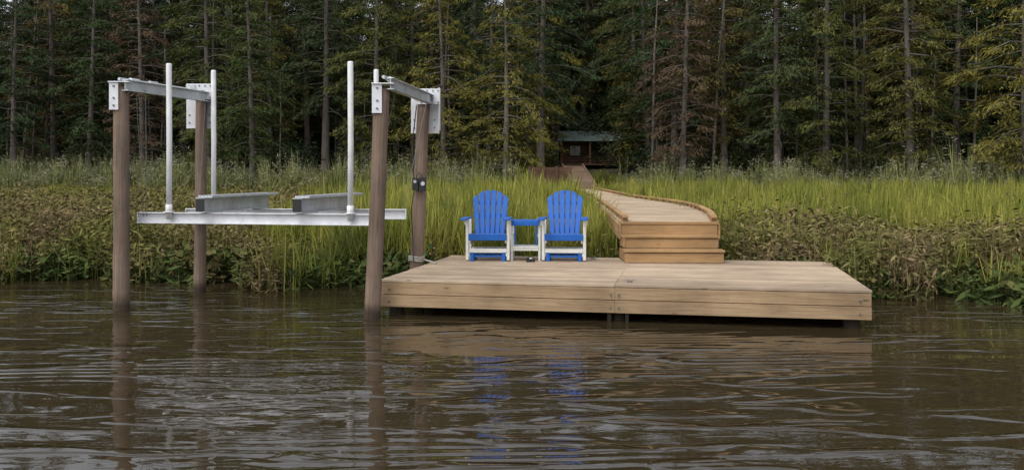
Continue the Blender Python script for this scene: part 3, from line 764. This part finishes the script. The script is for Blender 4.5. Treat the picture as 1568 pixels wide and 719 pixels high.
def field(cnt, d0, d1, big=False):
    g, w_ = ('G', 'W') if big else ('g', 'w')
    for _ in range(cnt):
        s = rng.uniform(d0, d1)
        yb = 15 + s; hw = 0.60 * yb + 8; x = rng.uniform(-hw, hw); sh = float(shore(np.array(x))); y = sh + s
        if inwalk(x, y, 0.9 if big else .25) or indock(x, y): continue
        if y > forest_edge(np.array(x)) + 3: continue
        if 36 < y < 49.4 and 0.012 < x / y < 0.085: 
            if y > 44 or rng.random() < .5: continue
        v = vn(x, y); fe = float(forest_edge(np.array(x))) - y
        if s < -0.35 + 0.5 * math.sin(x * 2.3) + 0.3 * math.sin(x * 5.1): continue
        left = x < -4.5
        if s < 1.0 and rng.random() < .75: add('l', x, y, rng.uniform(.8, 1.35)); continue
        if fe < 12 + 3 * v and big:
            if 0.0 < x / y < 0.13: 
                if y < 60: add(g, x, y, rng.uniform(.6, .9))
                continue
            if rng.random() < .6: add('r', x, y, rng.uniform(.75, 1.2)); continue
            add(g, x, y, rng.uniform(.8, 1.2)); continue
        if -4.8 < x < 2.3 and s < 14:
            pb = .10 + (0.35 if s < 1.6 and x < -2.5 else 0)
            if x < -3.4: pb += .3
            if rng.random() < pb: add(w_, x, y, rng.uniform(.8, 1.2))
            else: add(g, x, y, rng.uniform(.85, 1.2), rng.uniform(.9, 1.25))
            continue
        lim = (24 + 7 * v if left else 4.2 + 2.2 * v)
        if s < lim:
            if rng.random() < (.9 if not left else .82): add(w_, x, y, rng.uniform(.8, 1.35), rng.uniform(.8, 1.3))
            else: add(g, x, y, rng.uniform(.6, .9))
        else:
            q = .84 if not left else .6
            if rng.random() < q: add(g, x, y, rng.uniform(.75, 1.2) * (.8 if left else 1.0))
            else: add(w_, x, y, rng.uniform(.9, 1.5))
field(1250, -1.1, 1.3); field(2700, 0.5, 7); field(700, 6.5, 18, True); field(1400, 17, 52, True)
for k in range(260):
    y = rng.uniform(17, 45); sd = rng.random() < .5
    x = ip(LP, y) - rng.uniform(.3, 1.2) if sd else ip(RP, y) + rng.uniform(.3, 1.2); add('g', x, y, rng.uniform(.75, 1.0))
for keys, nm in ((('g', 'G'), 'marsh_grass'), (('w', 'W'), 'marsh_weeds'), (('r',), 'reeds'), (('l',), 'pickerelweed')):
    P = []; sc = []; ix = []; meshes = []
    for kk in keys:
        o = len(meshes); meshes += KD[kk]; P += kinds[kk][0]; sc += kinds[kk][1]; ix += [o + i for i in kinds[kk][2]]
    n = len(P); rot = rng.normal(size=(n, 3)) * .03; rot[:, 2] = rng.uniform(0, 6.28, n)
    scatter(nm, P, rot, sc, ix, lib(nm + '_types', meshes))

# ------------------------------------------------------------------ light, sky, camera
wd = bpy.data.worlds.new('World'); S.world = wd; wd.use_nodes = True; nt = wd.node_tree
sky = nt.nodes.new('ShaderNodeTexSky'); sky.sky_type = 'NISHITA'; sky.sun_disc = False
sun_dir = Vector((-0.35, -0.45, 0.82)).normalized()
sky.sun_elevation = math.asin(sun_dir.z); sky.sun_rotation = math.atan2(sun_dir.x, sun_dir.y) % (2 * math.pi)
sky.dust_density = 3.0; sky.air_density = 1.0
hs = nt.nodes.new('ShaderNodeHueSaturation'); hs.inputs['Saturation'].default_value = 0.30; hs.inputs['Value'].default_value = 1.65
nt.links.new(sky.outputs[0], hs.inputs['Color']); bg = nt.nodes['Background']
nt.links.new(hs.outputs[0], bg.inputs[0]); bg.inputs[1].default_value = 0.15
sl = bpy.data.lights.new('sun', 'SUN'); sl.energy = 0.5; sl.angle = math.radians(25); sl.color = (1, 0.98, 0.95)
so = bpy.data.objects.new('sun', sl); COL.objects.link(so); so.rotation_euler = sun_dir.to_track_quat('Z', 'Y').to_euler()

cam = bpy.data.cameras.new('camera'); co = bpy.data.objects.new('camera', cam); COL.objects.link(co)
co.location = (0, 0, 1.85); co.rotation_euler = (math.radians(90), 0, 0)
cam.sensor_width = 36; cam.lens = 36 * 1434 / 1568; cam.shift_y = -94.5 / 1568; cam.clip_end = 3000; cam.clip_start = 0.1
S.camera = co
S.view_settings.view_transform = 'Standard'; S.view_settings.look = 'None'; S.view_settings.exposure = 0
